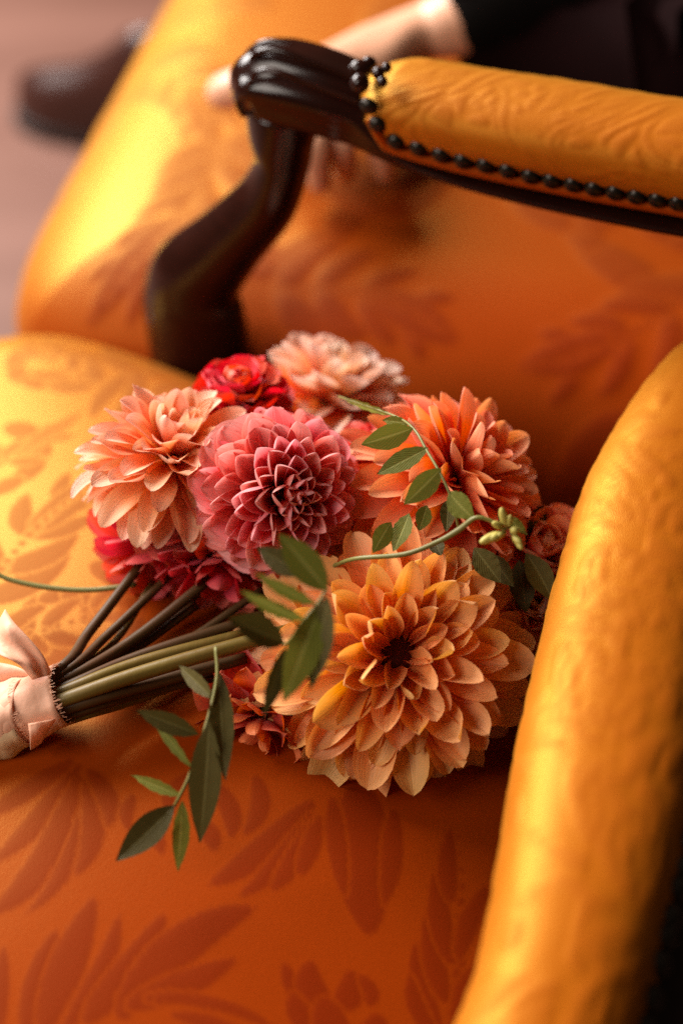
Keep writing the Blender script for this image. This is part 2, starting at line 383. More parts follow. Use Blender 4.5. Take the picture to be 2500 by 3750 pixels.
def seat_surface(nm, poly, dome, drop, n, rollw, zc, wv, wfun, mat, parent, amp, pw=5.0, tilt=(0, 0)):
    """cushion on a quadrilateral plan: poly = plan corners for (p,q) = (-1,-1),(1,-1),(1,1),(-1,1)"""
    lin = np.linspace(-1, 1, n); lin = np.sign(lin) * (1 - (1 - np.abs(lin)) ** 1.25)
    p, q = np.meshgrid(lin, lin)
    mx = np.maximum(np.abs(p), np.abs(q)); nrm = (np.abs(p) ** pw + np.abs(q) ** pw) ** (1 / pw)
    s = np.where(nrm > 1e-6, mx / np.maximum(nrm, 1e-6), 1); s = 1 + (s - 1) * mx ** 3
    P_, Q_ = p * s, q * s
    c = [np.array(v[:2]) for v in poly]
    w00, w10, w11, w01 = (1 - P_) * (1 - Q_) / 4, (1 + P_) * (1 - Q_) / 4, (1 + P_) * (1 + Q_) / 4, (1 - P_) * (1 + Q_) / 4
    X = w00 * c[0][0] + w10 * c[1][0] + w11 * c[2][0] + w01 * c[3][0]; Y = w00 * c[0][1] + w10 * c[1][1] + w11 * c[2][1] + w01 * c[3][1]
    d = np.clip((1 - mx) / rollw, 0, 1)
    Z = zc + dome * (1 - P_ ** 2) * (1 - Q_ ** 2) ** 0.9 - drop * (1 - np.sqrt(np.clip(1 - (1 - d) ** 2, 0, 1))) + tilt[0] * P_ + tilt[1] * Q_
    Pt = np.stack([X, Y, Z], 2)
    u, v = wfun(X, Y)
    g = wv.sample(u, v, 'g', wrap=True); h = wv.sample(u, v, 'h', wrap=True)
    Pt = Pt + normals_grid(Pt) * (h * amp)[..., None] * np.sign(normals_grid(Pt)[n // 2, n // 2, 2])
    V = Pt.reshape(-1, 3); F = grid_faces(n, n); A = g.ravel()
    # skirt under the rolled edge
    loop = [j for j in range(n)] + [i * n + n - 1 for i in range(1, n)] + [(n - 1) * n + j for j in range(n - 2, -1, -1)] + [i * n for i in range(n - 2, 0, -1)]
    m = len(loop); ctr = V.mean(0); ex = V[loop].copy()
    ex2 = ex.copy(); ex2[:, 2] = zc - drop - 0.05; ex3 = ex2.copy()
    b0 = len(V); V = np.concatenate([V, ex2]); A = np.concatenate([A, A[loop]])
    for k in range(m): F.append((loop[k], b0 + k, b0 + (k + 1) % m, loop[(k + 1) % m]))
    o = link(nm, mesh_from(nm, V, F, attr=A), mat); return world_child(o, parent)

# seat weave, drawn on the seat's own plan (a, b)
sw = Weave(-0.12, 0.50, -0.36, 0.36, 0.0009)
def zs(x, y):                            # a point of the seat seen at this place of the photograph
    p = Pz(x * 1.148, 2750 + y * 1.148, 0.034); return to_ab(p)
visible = lambda x, y: not (-0.05 < x < 0.34 and -0.30 < y < 0.0)
sw.fill(0.20, 3, visible)
for L_ in [((90, 900), (120, 740), (190, 600), 75), ((150, 890), (230, 680), (310, 500), 105), ((215, 890), (350, 740), (388, 550), 62),
           ((290, 860), (440, 720), (530, 545), 95), ((400, 840), (570, 590), (815, 515), 125), ((430, 820), (600, 760), (752, 675), 80),
           ((480, 800), (720, 790), (880, 880), 34), ((0, 900), (10, 760), (20, 650), 45), ((560, 850), (720, 870), (820, 930), 40),
           ((250, 100), (170, 260), (-20, 395), 85), ((262, 150), (200, 420), (-20, 548), 115), ((285, 210), (250, 440), (98, 543), 52),
           ((290, 150), (345, 330), (250, 430), 66), ((300, 110), (390, 210), (352, 278), 56), ((230, 80), (60, 200), (-60, 250), 70),
           ((985, 190), (850, 360), (672, 452), 96), ((1000, 220), (905, 400), (765, 482), 64), ((1010, 230), (940, 390), (868, 455), 62),
           ((1025, 230), (980, 350), (960, 405), 54), ((1150, 130), (1150, 350), (1180, 570), 190), ((1255, 190), (1260, 340), (1228, 470), 62),
           ((1060, 170), (1070, 320), (1095, 450), 56), ((490, 240), (500, 300), (525, 360), 50), ((640, 265), (690, 290), (685, 345), 56), ((430, 190), (400, 240), (420, 290), 40),
           ((1010, 830), (930, 760), (905, 680), 54), ((1040, 790), (960, 740), (995, 672), 78), ((1080, 790), (1150, 750), (1112, 692), 80),
           ((1020, 860), (930, 840), (938, 772), 66), ((1100, 880), (1030, 850), (1040, 782), 90), ((1150, 890), (1220, 870), (1195, 815), 74),
           ((1180, 780), (1200, 740), (1150, 700), 40), ((1420, 900), (1500, 650), (1462, 240), 34), ((1410, 880), (1330, 720), (1328, 582), 66),
           ((1420, 740), (1370, 600), (1378, 445), 70), ((1440, 620), (1390, 480), (1398, 340), 66), ((1380, 850), (1310, 780), (1308, 685), 46),
           ((1460, 800), (1490, 680), (1570, 600), 56), ((1470, 600), (1500, 480), (1560, 380), 56), ((1440, 430), (1420, 330), (1440, 220), 56),
           ((600, 120), (520, 190), (560, 230), 50), ((700, 150), (760, 230), (740, 300), 60), ((820, 120), (860, 220), (780, 290), 60)]:
    a_, b_, c_ = zs(*L_[0]), zs(*L_[1]), zs(*L_[2])
    wm = (Pz(1000, 3400, .03) - Pz(1000 + L_[3] * 1.148, 3400, .03)).length
    sw.lobe(a_, b_, c_, wm)
sw.done()
gen = Weave(0, 0.34, 0, 0.374, 0.0012); gen.fill(0.17, 5); gen.done()
big = Weave(0, 0.62, 0, 0.62, 0.0018)
for cx, cy, sg in ((.14, .12, 1), (.40, .10, -1), (.27, .36, 1), (.54, .34, -1), (.08, .50, -1), (.42, .55, 1)):
    big.scroll((cx, cy), .085, 1.35, 1.2 * sg, .030, sg)
    big.acanthus((cx + .07 * sg, cy - .02), (cx + .15 * sg, cy + .12), .055, 5, .3 * sg)
    big.acanthus((cx - .05 * sg, cy + .07), (cx - .13 * sg, cy - .07), .05, 5, .25)
    big.acanthus((cx, cy - .08), (cx + .11 * sg, cy - .12), .04, 4, .2)
big.done()
fine = Weave(0, 0.16, 0, 0.176, 0.0006); fine.fill(0.08, 9); fine.done()

def plan(a, b): p = CH(a, b, 0); return (p.x, p.y)
def seat_ab(X, Y):
    dx, dy = X - O.x, Y - O.y
    return dx * FA.x + dy * FA.y, dx * FB.x + dy * FB.y
BK, FR = 0.268, 0.376
seat = seat_surface('seat_cushion', [plan(-0.06, -BK), plan(0.43, -FR), plan(0.43, FR), plan(-0.06, .215)], 0.045, 0.04, 440, 0.16, SEAT, sw,
                    seat_ab, M['damask'], chair, 0.00012)
# rail under the cushion, four legs
def box_path(nm, pts, z0, z1, th, mat, parent):
    V = []; F = []
    m = len(pts)
    c = np.mean([np.array(p) for p in pts], 0)
    for z in (z0, z1):
        for k, p in enumerate(pts): V.append((p[0], p[1], z))
    for z in (z0, z1):
        for k, p in enumerate(pts):
            d = np.array(p) - c; d = d / np.hypot(*d); V.append((p[0] - d[0] * th, p[1] - d[1] * th, z))
    for k in range(m):
        j = (k + 1) % m
        F += [(k, j, m + j, m + k), (2 * m + k, 3 * m + k, 3 * m + j, 2 * m + j), (m + k, m + j, 3 * m + j, 3 * m + k), (k, 2 * m + k, 2 * m + j, j)]
    o = link(nm, mesh_from(nm, V, F, False), mat); return world_child(o, parent)
box_path('seat_rail', [plan(-0.07, -BK - .008), plan(0.415, -FR - .008), plan(0.43, 0), plan(0.415, FR - .01), plan(-0.06, .20)], SEAT - 0.15, SEAT - 0.07, 0.03, M['wood'], chair)
for a, b in ((0.38, -FR + .02), (0.38, FR - .02), (-0.05, -BK + .02), (-0.05, .18)):
    q = CH(a, b, 0); s = 1 if a > 0.1 else -1
    tube('leg', [q - UZ * .10, q + FA * s * .015 - UZ * .19, q - FA * s * .004 - UZ * .33, q + FA * s * .012 - UZ * .449], [.026, .024, .014, .018], M['wood'], chair, 10, 5)

# nail heads: one domed mesh shared by all
def dome_mesh():
    V = []; F = []; seg = 10
    for r, z in ((1.0, 0.0), (0.95, 0.28), (0.72, 0.58), (0.38, 0.78)):
        for k in range(seg): V.append((r * math.cos(2 * math.pi * k / seg), r * math.sin(2 * math.pi * k / seg), z))
    V.append((0, 0, 0.84)); F = grid_faces(4, seg, True)
    for k in range(seg): F.append((30 + k, 30 + (k + 1) % seg, 40))
    me = mesh_from('nailhead', V, F); me.materials.append(M['nail']); return me
NAIL = dome_mesh()
def nail(p, n, r, parent):
    o = link('nailhead', NAIL); world_child(o, parent)
    o.matrix_basis = Matrix.Translation(p) @ Vector(n).to_track_quat('Z', 'Y').to_matrix().to_4x4() @ Matrix.Diagonal((r, r, r, 1)); return o
# ---- the near chair's padded arms (the right one bows outward as it runs to the front)
def pad_sweep(nm, path, rv, rn, side, mat, parent, amp, us, n=26, seg=120, ex=0.85, rip=0.0, wv=None):
    wv = wv or fine
    cs = np.array(catmull([np.concatenate([np.array(p), [a], [b]]) for p, a, b in zip(path, rv, rn)], n))
    th = np.linspace(0, 2 * np.pi, seg, endpoint=False)
    tg = np.gradient(cs[:, :3], axis=0); tg /= np.linalg.norm(tg, axis=1, keepdims=True)
    sd_ = np.array(side); b = sd_[None] - tg * (tg @ sd_)[:, None]; b /= np.linalg.norm(b, axis=1, keepdims=True); a = np.cross(b, tg)
    ca = np.sign(np.cos(th)) * np.abs(np.cos(th)) ** ex; sa = np.sign(np.sin(th)) * np.abs(np.sin(th)) ** ex
    Pt = cs[:, None, :3] + a[:, None] * (ca[None, :, None] * cs[:, 3][:, None, None]) + b[:, None] * (sa[None, :, None] * cs[:, 4][:, None, None])
    ln = np.concatenate([[0], np.cumsum(np.linalg.norm(np.diff(cs[:, :3], axis=0), axis=1))])
    U, T = np.meshgrid(ln, th * 0.028, indexing='ij')
    Uw = U * us + .012 * np.sin(T * 61 + U * 9); Tw = T * us * 1.2 + .02 + .010 * np.sin(U * 37) + U * .23
    g = wv.sample(Uw, Tw, 'g', True); h = wv.sample(Uw, Tw, 'h', True)
    nrm = Pt - cs[:, None, :3]; nrm /= np.maximum(np.linalg.norm(nrm, axis=2, keepdims=True), 1e-9)
    rp = rip * np.sin(U * 330 + 3 * np.sin(T * 90)) * np.sin(T * 150 + 2.5 * np.sin(U * 47))
    Pt = Pt + nrm * (h * amp + rp)[..., None]
    V = Pt.reshape(-1, 3); F = grid_faces(len(cs), seg, True) + [tuple(range(seg))[::-1], tuple(range((len(cs) - 1) * seg, len(cs) * seg))]
    o = link(nm, mesh_from(nm, V, F, attr=(g * .5).ravel()), mat); return world_child(o, parent), cs, b, a
ZA = 0.100
rpath = [Pz(1550, 4600, ZA - .01), Pz(1880, 4120, ZA - .004), Pz(2060, 3600, ZA), Pz(2225, 2780, ZA), Pz(2332, 2180, ZA), Pz(2430, 1790, ZA), Pz(2680, 1390, ZA + .004), Pz(3050, 1080, ZA + .004)]
def near_arm(path, sgn):
    side = FA * -sgn
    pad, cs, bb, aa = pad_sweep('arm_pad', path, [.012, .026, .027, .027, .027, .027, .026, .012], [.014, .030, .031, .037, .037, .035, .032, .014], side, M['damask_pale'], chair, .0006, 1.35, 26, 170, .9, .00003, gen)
    bw_ = cs[:, 4]; cs = cs[:, :3]; up = UZ
    low = [Vector(c) + Vector(b_) * .028 - up * .018 for c, b_ in zip(cs[::13], bb[::13])]
    tube('arm_rail', low, [.019] * len(low), M['wood'], chair, 14, 4, side=side, ratio=[.023] * len(low))
    # nails spaced along the outer lower edge
    ln = np.concatenate([[0], np.cumsum(np.linalg.norm(np.diff(cs, axis=0), axis=1))]); d = .03
    while d < ln[-1] - .03:
        i = int(np.searchsorted(ln, d)); q = Vector(cs[i]) + Vector(bb[i]) * (bw_[i] - .0012) + up * .0085
        nail(q, (Vector(bb[i]) * .8 + up * .5).normalized(), .0056, pad); d += .0105
    for k in (int(len(cs) * .2), int(len(cs) * .86)):
        c = Vector(cs[k]); tube('arm_support', [c - UZ * .03 + Vector(bb[k]) * .012, c - UZ * .08 + Vector(bb[k]) * .022, c - UZ * .15 + Vector(bb[k]) * .006, c - UZ * .23], [.017, .015, .017, .022], M['wood'], chair, 12, 5)
near_arm(rpath, 1)
def mirror(p):
    a, b = to_ab(p); return CH(0.44 - a, b - .06, p.z - SEAT)
near_arm([mirror(p) for p in rpath[:4]] + [mirror(p) - FB * .03 for p in (rpath[4] + (rpath[5] - rpath[4]) * .2,)] + [mirror(rpath[4]) + FB * t for t in (.0, .03, .045)], -1)

chair2 = empty('upholstered_armchair', (0.1, 1.05, 0), 'orange damask armchair with carved dark wood arm, a hand resting on its seat', 'armchair')
# ---- carved arm of the second chair2, in its own vertical plane
A0 = Vector((-0.059, 0.731, 0)); A1 = Vector((0.1726, 0.637, 0)); AD = (A1 - A0).normalized(); AN = Vector((-AD.y, AD.x, 0))
if AN.y < 0: AN = -AN
def Pa(u, v, off=0.0): return Pp(u, v, A0 + AN * off, AN)
px = lambda r: r * K * 0.76
sup = tube('arm_support', [Pa(1035, 390), Pa(1030, 500), Pa(1030, 600), Pa(970, 740), Pa(835, 885), Pa(722, 1010), Pa(708, 1110), Pa(725, 1240), Pa(745, 1480)],
     [px(r) for r in (150, 132, 110, 128, 154, 200, 236, 244, 225)], M['wood'], chair2, 20, 6, side=AN, ratio=[.019, .019, .018, .018, .019, .022, .024, .024, .024],
     prof=lambda t: 1 + .03 * math.cos(4 * t))
def arm_prof(t): return 1.0 + 0.055 * math.cos(7 * t)
arm = tube('arm_rail', [Pa(915, 400), Pa(925, 330), Pa(960, 290), Pa(1030, 300), Pa(1130, 325), Pa(1240, 360), Pa(1340, 405), Pa(1480, 500), Pa(1700, 580), Pa(2000, 660), Pa(2300, 722), Pa(2600, 775), Pa(3600, 930)],
     [px(r) for r in (26, 75, 125, 150, 155, 150, 135, 62, 45, 42, 42, 42, 42)], M['wood'], chair2, 42, 7, side=AN,
     ratio=[.010, .018, .023, .024, .024, .023, .021, .024, .026, .026, .026, .026, .026], prof=arm_prof)
# moulded ridges on the arm's crest
for off, dv, rr, r2 in ((.004, 0, 11, 10), (-.012, 34, 13, 11), (-.0235, 118, 10, 9)):
    tube('ridge', [Pa(895, 240 + dv, off), Pa(935, 170 + dv * .85, off), Pa(1010, 155 + dv * .9, off), Pa(1120, 184 + dv, off), Pa(1230, 226 + dv, off), Pa(1320, 268 + dv * .95, off)],
         [px(r) for r in (4, rr, rr + 2, rr, r2, r2 - 2)], M['wood'], arm, 10, 6)
# carved scroll and beads where the wood meets the pad
BALL = ball_mesh('bead', 12, 8); BALL.materials.append(M['wood'])
def bead(nm, p, r, parent, sq=(1, 1, 1)):
    o = link(nm, BALL); world_child(o, parent); o.matrix_basis = Matrix.Translation(p) @ Matrix.Diagonal((r * sq[0], r * sq[1], r * sq[2], 1)); return o
bead('carved_bead', Pa(1318, 305, -.024), px(36), arm)
bead('carved_bead', Pa(1322, 248, -.012), px(34), arm, (1.3, 1, .9))
bead('carved_bead', Pa(1350, 235, -.006), px(30), arm)
bead('carved_bead', Pa(1415, 248, -.016), px(19), arm)
bead('carved_bead', Pa(1400, 300, -.024), px(20), arm)
bead('carved_bead', Pa(1385, 268, -.02), px(24), arm)

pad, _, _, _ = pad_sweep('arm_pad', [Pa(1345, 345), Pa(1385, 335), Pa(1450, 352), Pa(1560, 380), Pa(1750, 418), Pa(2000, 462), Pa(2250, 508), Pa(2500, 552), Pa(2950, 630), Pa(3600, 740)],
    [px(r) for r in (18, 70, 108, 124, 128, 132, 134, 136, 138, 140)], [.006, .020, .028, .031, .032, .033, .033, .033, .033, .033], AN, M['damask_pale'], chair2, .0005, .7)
nn = (-AN * 0.9 - UZ * 0.25).normalized()
for u, v in [(1352, 385), (1383, 452), (1450, 515), (1532, 538), (1614, 562), (1694, 585), (1776, 600), (1858, 620), (1940, 640), (2018, 656), (2096, 670), (2174, 686), (2250, 700), (2328, 714), (2405, 726), (2480, 738), (2556, 752), (2632, 766), (2708, 780)]:
    nail(Pa(u, v, -.0285), nn, .0052, pad)
tube('trim_braid', [Pa(u, v + 34, -.027) for u, v in ((1352, 395), (1400, 480), (1450, 515), (1700, 585), (2100, 670), (2500, 742), (2800, 795))], [px(20)] * 7, M['damask'], pad, 8, 8)

# ================================================================== second chair
cor = [(-0.262, 0.785), (0.52, 0.535), (0.60, 1.45), (-0.152, 1.45)]
poly2 = [cor[0], cor[1], cor[2], cor[3]]
seat2 = seat_surface('seat_cushion', poly2, 0.03, 0.085, 240, 0.30, SEAT + .012, big, lambda X, Y: (X + .31, Y * .9 - .42), M['damask'], chair2, 0.0009, 8.0)
box_path('seat_rail', [(p[0] * .97 + .003, p[1] * .985 + .018) for p in cor], SEAT - 0.17, SEAT - 0.08, 0.03, M['wood'], chair2)
for p in ((-.2, .88), (.46, .66), (.52, 1.38), (-.12, 1.38)):
    q = Vector((p[0], p[1], 0)); tube('leg', [q + UZ * .30, q + UZ * .2, q + UZ * .001], [.026, .02, .016], M['wood'], chair2, 10, 4)

# ================================================================== person on the second seat
person = empty('person', (0.45, 1.3, 0), 'person in black jacket and brown leather shoe, hand resting on orange seat', 'person')
def skin_obj(nm, verts, edges, radii, mat, parent, sub=2, root=0):
    me = bpy.data.meshes.new(nm); me.from_pydata([tuple(v) for v in verts], edges, []); me.update(); me.materials.append(mat)
    o = bpy.data.objects.new(nm, me); COL.objects.link(o)
    m = o.modifiers.new('skin', 'SKIN'); m.use_smooth_shade = True
    for i, s in enumerate(me.skin_vertices[0].data):
        r = radii[i]; s.radius = r if isinstance(r, tuple) else (r, r); s.use_root = (i == root)
    s_ = o.modifiers.new('sub', 'SUBSURF'); s_.levels = sub; s_.render_levels = sub
    return world_child(o, parent)
WR = Pz(1440, 150, .085)
hv = [WR + Vector((.20, .03, .06)), WR + Vector((.08, .01, .02)), WR, Pz(1330, 245, .085), Pz(1210, 350, .078)]
he = [(0, 1), (1, 2), (2, 3), (3, 4)]; hr = [.036, .032, (.026, .021), (.030, .020), (.034, .017)]
def fing(root, pts, rad):
    k = root
    for p, r in zip(pts, rad): hv.append(p); hr.append(r); he.append((k, len(hv) - 1)); k = len(hv) - 1
fing(3, [Pz(1130, 270, .092), Pz(960, 305, .085), Pz(850, 330, .077), Pz(765, 352, .067)], [.017, .0165, .0155, .012])     # thumb, held out
fing(4, [Pz(1085, 440, .085), Pz(1040, 520, .083), Pz(1075, 610, .062), Pz(1105, 672, .045)], [.0115, .0105, .0095, .008])
fing(4, [Pz(1150, 465, .089), Pz(1155, 535, .088), Pz(1168, 635, .062), Pz(1172, 700, .045)], [.0115, .0108, .0098, .0085])
fing(4, [Pz(1225, 455, .089), Pz(1252, 525, .085), Pz(1262, 600, .062), Pz(1265, 648, .045)], [.0115, .0108, .0098, .0085])
fing(4, [Pz(1300, 440, .081), Pz(1370, 520, .079), Pz(1405, 600, .06), Pz(1415, 645, .045)], [.0105, .0095, .0088, .008])
skin_obj('body', hv, he, hr, M['skin'], person, 2, 2)
S0 = WR + Vector((.030, .004, .008))
jv = [S0, WR + Vector((.10, .012, .03)), WR + Vector((.24, .02, .075)), WR + Vector((.36, .06, .20)), WR + Vector((.42, .22, .46)), WR + Vector((.44, .40, .52)), WR + Vector((.44, .40, .22)), WR + Vector((.42, .36, .02))]
skin_obj('jacket', jv, [(i, i + 1) for i in range(7)], [.036, .045, .062, .070, .085, .17, .19, .20], M['jacket'], person, 2, 6)
skin_obj('jacket_hem', [Pz(1790, 150, .06), Pz(1990, 190, .055), Pz(2250, 250, .06), Pz(2550, 290, .07), Pz(2900, 250, .10)], [(i, i + 1) for i in range(4)], [.055, .075, .085, .09, .12], M['trousers'], person, 2, 2)
tv = [Vector((.52, 1.38, .60)), Vector((.30, 1.30, .60)), Vector((.02, 1.42, .62)), Vector((-.10, 1.58, .58)), Vector((-.12, 1.66, .36)), Vector((-.16, 1.70, .12))]
skin_obj('trousers', tv, [(i, i + 1) for i in range(5)], [.15, .12, .095, .075, .062, .055], M['trousers'], person, 2, 0)
tv = [Vector((.56, 1.62, .60)), Vector((.25, 1.70, .62)), Vector((.0, 1.78, .60)), Vector((-.02, 1.84, .36)), Vector((-.02, 1.90, .06))]
skin_obj('trousers', tv, [(i, i + 1) for i in range(4)], [.15, .11, .08, .062, .055], M['trousers'], person, 2, 0)
# shoe
toe = Pz(85, 425, -SEAT); heelp = Vector((toe.x + .262, toe.y - .112, 0)); sd = (toe - heelp); sd.z = 0; SL = sd.length; sd.normalize(); sn = Vector((-sd.y, sd.x, 0))
prof = [(0.0, .026, .050, .030), (.06, .036, .085, .034), (.2, .037, .115, .036), (.34, .034, .105, .034), (.46, .036, .082, .036), (.62, .043, .062, .044), (.78, .044, .052, .046), (.9, .036, .044, .038), (.97, .022, .036, .026), (1.0, .006, .022, .012)]
V = []; seg = 18
for t, hw, ht, _ in prof:
    c = heelp + sd * (t * SL)
    for k in range(seg):
        th = math.pi * k / (seg - 1); V.append(c + sn * (hw * math.cos(th) * (1 - .25 * math.sin(th) ** 3)) + UZ * (.018 + (ht * 1.4) * math.sin(th) ** .8))
F = grid_faces(len(prof), seg) + [tuple(range(seg))]
shoe = empty('shoe', toe - sd * .1, None, None); world_child(shoe, person)
so = link('shoe_upper', mesh_from('shoe_upper', V, F), M['shoe']); so.parent = shoe
so.matrix_parent_inverse = Matrix.Translation(-(toe - sd * .1))
V = []
for z in (0.001, .02):
    for side in (1, -1):
        for t, hw, ht, sw_ in (prof if side == 1 else prof[::-1]): V.append(heelp + sd * (t * SL * 1.01) + sn * side * (sw_ + .003) + UZ * z)
m = len(V) // 2; F = [tuple(range(m))[::-1], tuple(range(m, 2 * m))] + [(k, (k + 1) % m, m + (k + 1) % m, m + k) for k in range(m)]
so = link('sole', mesh_from('sole', V, F, False), M['sole']); so.parent = shoe; so.matrix_parent_inverse = Matrix.Translation(-(toe - sd * .1))

# ================================================================== the bouquet
BQ0 = Pz(900, 2400, 0.04)
bq = empty('bouquet', BQ0, 'ribbon-tied bouquet of orange, pink and coral dahlias lying on the damask armchair', 'bouquet')

def petal_mesh(nm, shape, cup, curl, fold, wave, seed, mat, nu=9, nv=12, twist=0.0, tipc=0.0, cup_tip=None):
    """unit petal: length 1 along +y, half width 1 (scaled per copy), inner face +z"""
    rg = random.Random(seed); V = []; UV = []; y = z = 0.0
    ph = rg.random() * 6.28; ph2 = rg.random() * 6.28; asym = rg.uniform(-.12, .12)
    centre = []; pv = 0.0
    for i in range(nv):
        v = i / (nv - 1)
        v = 1 - (1 - v) ** 1.5; dv = v - pv; pv = v
        ang = -curl * v ** 1.3 - tipc * max(0, v - .62) * 2.6
        y += math.cos(ang) * dv; z += math.sin(ang) * dv
        centre.append((y, z, ang))
    for i in range(nv):
        v = 1 - (1 - i / (nv - 1)) ** 1.5; y, z, ang = centre[i]
        b0, mxp, tp = shape
        if v < mxp: wv_ = b0 + (1 - b0) * math.sin(v / mxp * math.pi / 2) ** 1.15
        else: q = (v - mxp) / (1 - mxp); wv_ = max(0.0, 1 - q ** tp) ** 0.58
        wv_ = max(wv_, 0.015)
        kc = cup + ((cup_tip if cup_tip is not None else cup) - cup) * v
        for j in range(nu):
            s = -1 + 2 * j / (nu - 1); k = abs(kc) + 1e-3; sg = 1 if kc > 0 else -1
            x = wv_ * math.sin(s * k) / k; zz = sg * wv_ * (1 - math.cos(s * k)) / k - fold * wv_ * (1 - abs(s)) ** 2
            zz += wave * (math.sin(v * 7 + ph) * s * abs(s) + .6 * math.sin(v * 11 + ph2) * s * s)
            x += asym * v * v * .5
            tw = twist * v; x, zz = x * math.cos(tw) - zz * math.sin(tw), x * math.sin(tw) + zz * math.cos(tw)
            V.append((x, (y, z, ang), zz)); UV.append((s * .5 + .5, v))
    out = []
    for x, (y, z, ang), zz in V: out.append((x, y, z, ang, zz))
    # widths are scaled by the aspect when the mesh is finalised
    return out, UV, nu, nv
def petal_final(nm, data, aspect, mat):
    raw, UV, nu, nv = data; V = []
    for x, y, z, ang, zz in raw:
        q = zz * aspect; V.append((x * aspect, y - q * math.sin(ang), z + q * math.cos(ang)))
    me = mesh_from(nm, V, grid_faces(nv, nu), True, UV); me.materials.append(mat); return me

def flower(nm, label, C, axis, mat, N_, Rr, phi, length, aspect, cup, curl, shape=(.32, .62, 2.2), r0=.12, pw=.62, fold=.12, wave=.07, tipc=0.0, seed=1, jit=.12, core=.16, calyx=True, squash=1.0, cup_tip=(None, None), tw=.25, lj=.1, flat=0.0, phi_curve=1.0):
    rg = random.Random(seed); axis = axis.normalized(); t1 = axis.orthogonal().normalized(); t2 = axis.cross(t1)
    f = empty(nm, C); f['label'] = label; world_child(f, bq)
    # variants: inner, middle, outer x shapes
    NV = 6; var = {}
    def lerp(a, b, q): return a + (b - a) * q
    for ring in range(4):
        q = ring / 3
        for k in range(NV):
            d = petal_mesh('petal', (shape[0], shape[1] + rg.uniform(-.05, .05), shape[2] * rg.uniform(.85, 1.2)), lerp(*cup, q) * rg.uniform(.8, 1.2), lerp(*curl, q) + rg.uniform(-.18, .18), fold * rg.uniform(.5, 1.4),
                           wave * rg.uniform(.5, 1.5), rg.randrange(10 ** 6), mat, twist=rg.uniform(-tw, tw), tipc=tipc * rg.uniform(-.6, 1.4), cup_tip=None if cup_tip[0] is None else lerp(*cup_tip, q))
            var[ring, k] = petal_final('petal', d, lerp(*aspect, q) * rg.uniform(.88, 1.12), mat)
    rot0 = rg.random() * 6.28
    for i in range(N_):
        q = (i + .5) / N_; qq = q ** pw; ph = R(lerp(*phi, qq ** phi_curve)) + rg.uniform(-jit, jit) * (.4 + .6 * qq); th = rot0 + i * 2.39996 + rg.uniform(-.12, .12)
        rad = t1 * math.cos(th) + t2 * math.sin(th)
        d = axis * math.cos(ph) + rad * math.sin(ph); inn = axis * math.sin(ph) - rad * math.cos(ph)
        L = Rr * lerp(*length, qq) * rg.uniform(1 - lj, 1 + lj)
        base = C + (axis * math.cos(ph) * squash + rad * math.sin(ph)) * (Rr * r0 * (.5 + .5 * qq)) - axis * (flat * Rr * qq)
        o = link('petal', var[min(3, int(qq * 4)), rg.randrange(NV)])
        ro = rg.uniform(-.22, .22); x = d.cross(inn); x, z = x * math.cos(ro) + inn * math.sin(ro), inn * math.cos(ro) - x * math.sin(ro)
        Mx = Matrix(((x.x, d.x, z.x, base.x), (x.y, d.y, z.y, base.y), (x.z, d.z, z.z, base.z), (0, 0, 0, 1)))
        o.parent = f; o.matrix_parent_inverse = Matrix.Translation(-C)
        o.matrix_basis = Mx @ Matrix.Diagonal((L, L, L, 1))
    cme = ball_mesh('core', 14, 8); cme.materials.append(M['core']); o = link('core', cme); o.parent = f; o.matrix_parent_inverse = Matrix.Translation(-C)
    o.matrix_basis = Matrix.Translation(C - axis * flat * Rr * .4) @ axis.to_track_quat('Z', 'Y').to_matrix().to_4x4() @ Matrix.Diagonal((Rr * core, Rr * core, Rr * core * .8, 1))
    return f

# big orange dahlia facing the camera
flower('dahlia', 'large open orange dahlia with a dark centre', P(1450, 2400, .648), camdir(.10, .20, 1), M['p_orange'], 150, .0635, (34, 110), (.34, 1.0), (.26, .155), (1.5, .85), (-.5, .28),
       shape=(.30, .66, 2.0), r0=.18, pw=.58, seed=4, jit=.2, core=.2, fold=.28, wave=.13, tipc=.6, cup_tip=(1.2, .5), tw=.45, lj=.15)
# pink ball dahlia
flower('dahlia', 'round pink ball dahlia with tight cupped petals', P(1040, 1815, .668), camdir(.40, -.14, .90), M['p_pink'], 175, .0425, (7, 128), (.34, .70), (.42, .43), (1.7, .75), (-.5, .25),
       shape=(.5, .62, 2.3), r0=.42, pw=.60, seed=8, jit=.10, core=.4, fold=.05, wave=.05, tipc=.35, cup_tip=(2.2, .7), tw=.22, lj=.10)
# peach dahlia on the left, facing up
flower('dahlia', 'peach dahlia with long pale-tipped petals beside the pink one', P(630, 1680, .690), camdir(.14, .70, .50), M['p_peach'], 108, .0465, (12, 116), (.5, 1.0), (.25, .168), (1.1, .7), (-.3, .25),
       shape=(.36, .60, 2.0), r0=.16, pw=.62, seed=15, jit=.15, core=.2, fold=.2, wave=.10, tipc=.6, cup_tip=(.8, .5), tw=.3, lj=.12)
# red carnation-like flower behind
flower('dahlia', 'small red ruffled flower behind the pink dahlia', P(880, 1470, .735), camdir(.0, .75, .6), M['p_red'], 70, .026, (10, 105), (.6, 1.0), (.4, .42), (.9, .5), (-.3, .4),
       shape=(.3, .72, 4.0), r0=.2, seed=23, wave=.22, fold=.1, jit=.2)
# blush dahlia far behind
flower('dahlia', 'blush peach dahlia with white tips at the back', P(1195, 1470, .795), camdir(.22, .88, .35), M['p_blush'], 60, .048, (8, 100), (.55, 1.0), (.3, .26), (1.0, .7), (-.25, .2),
       shape=(.36, .62, 2.2), r0=.16, seed=31, jit=.14, fold=.15, wave=.08, tipc=.3)
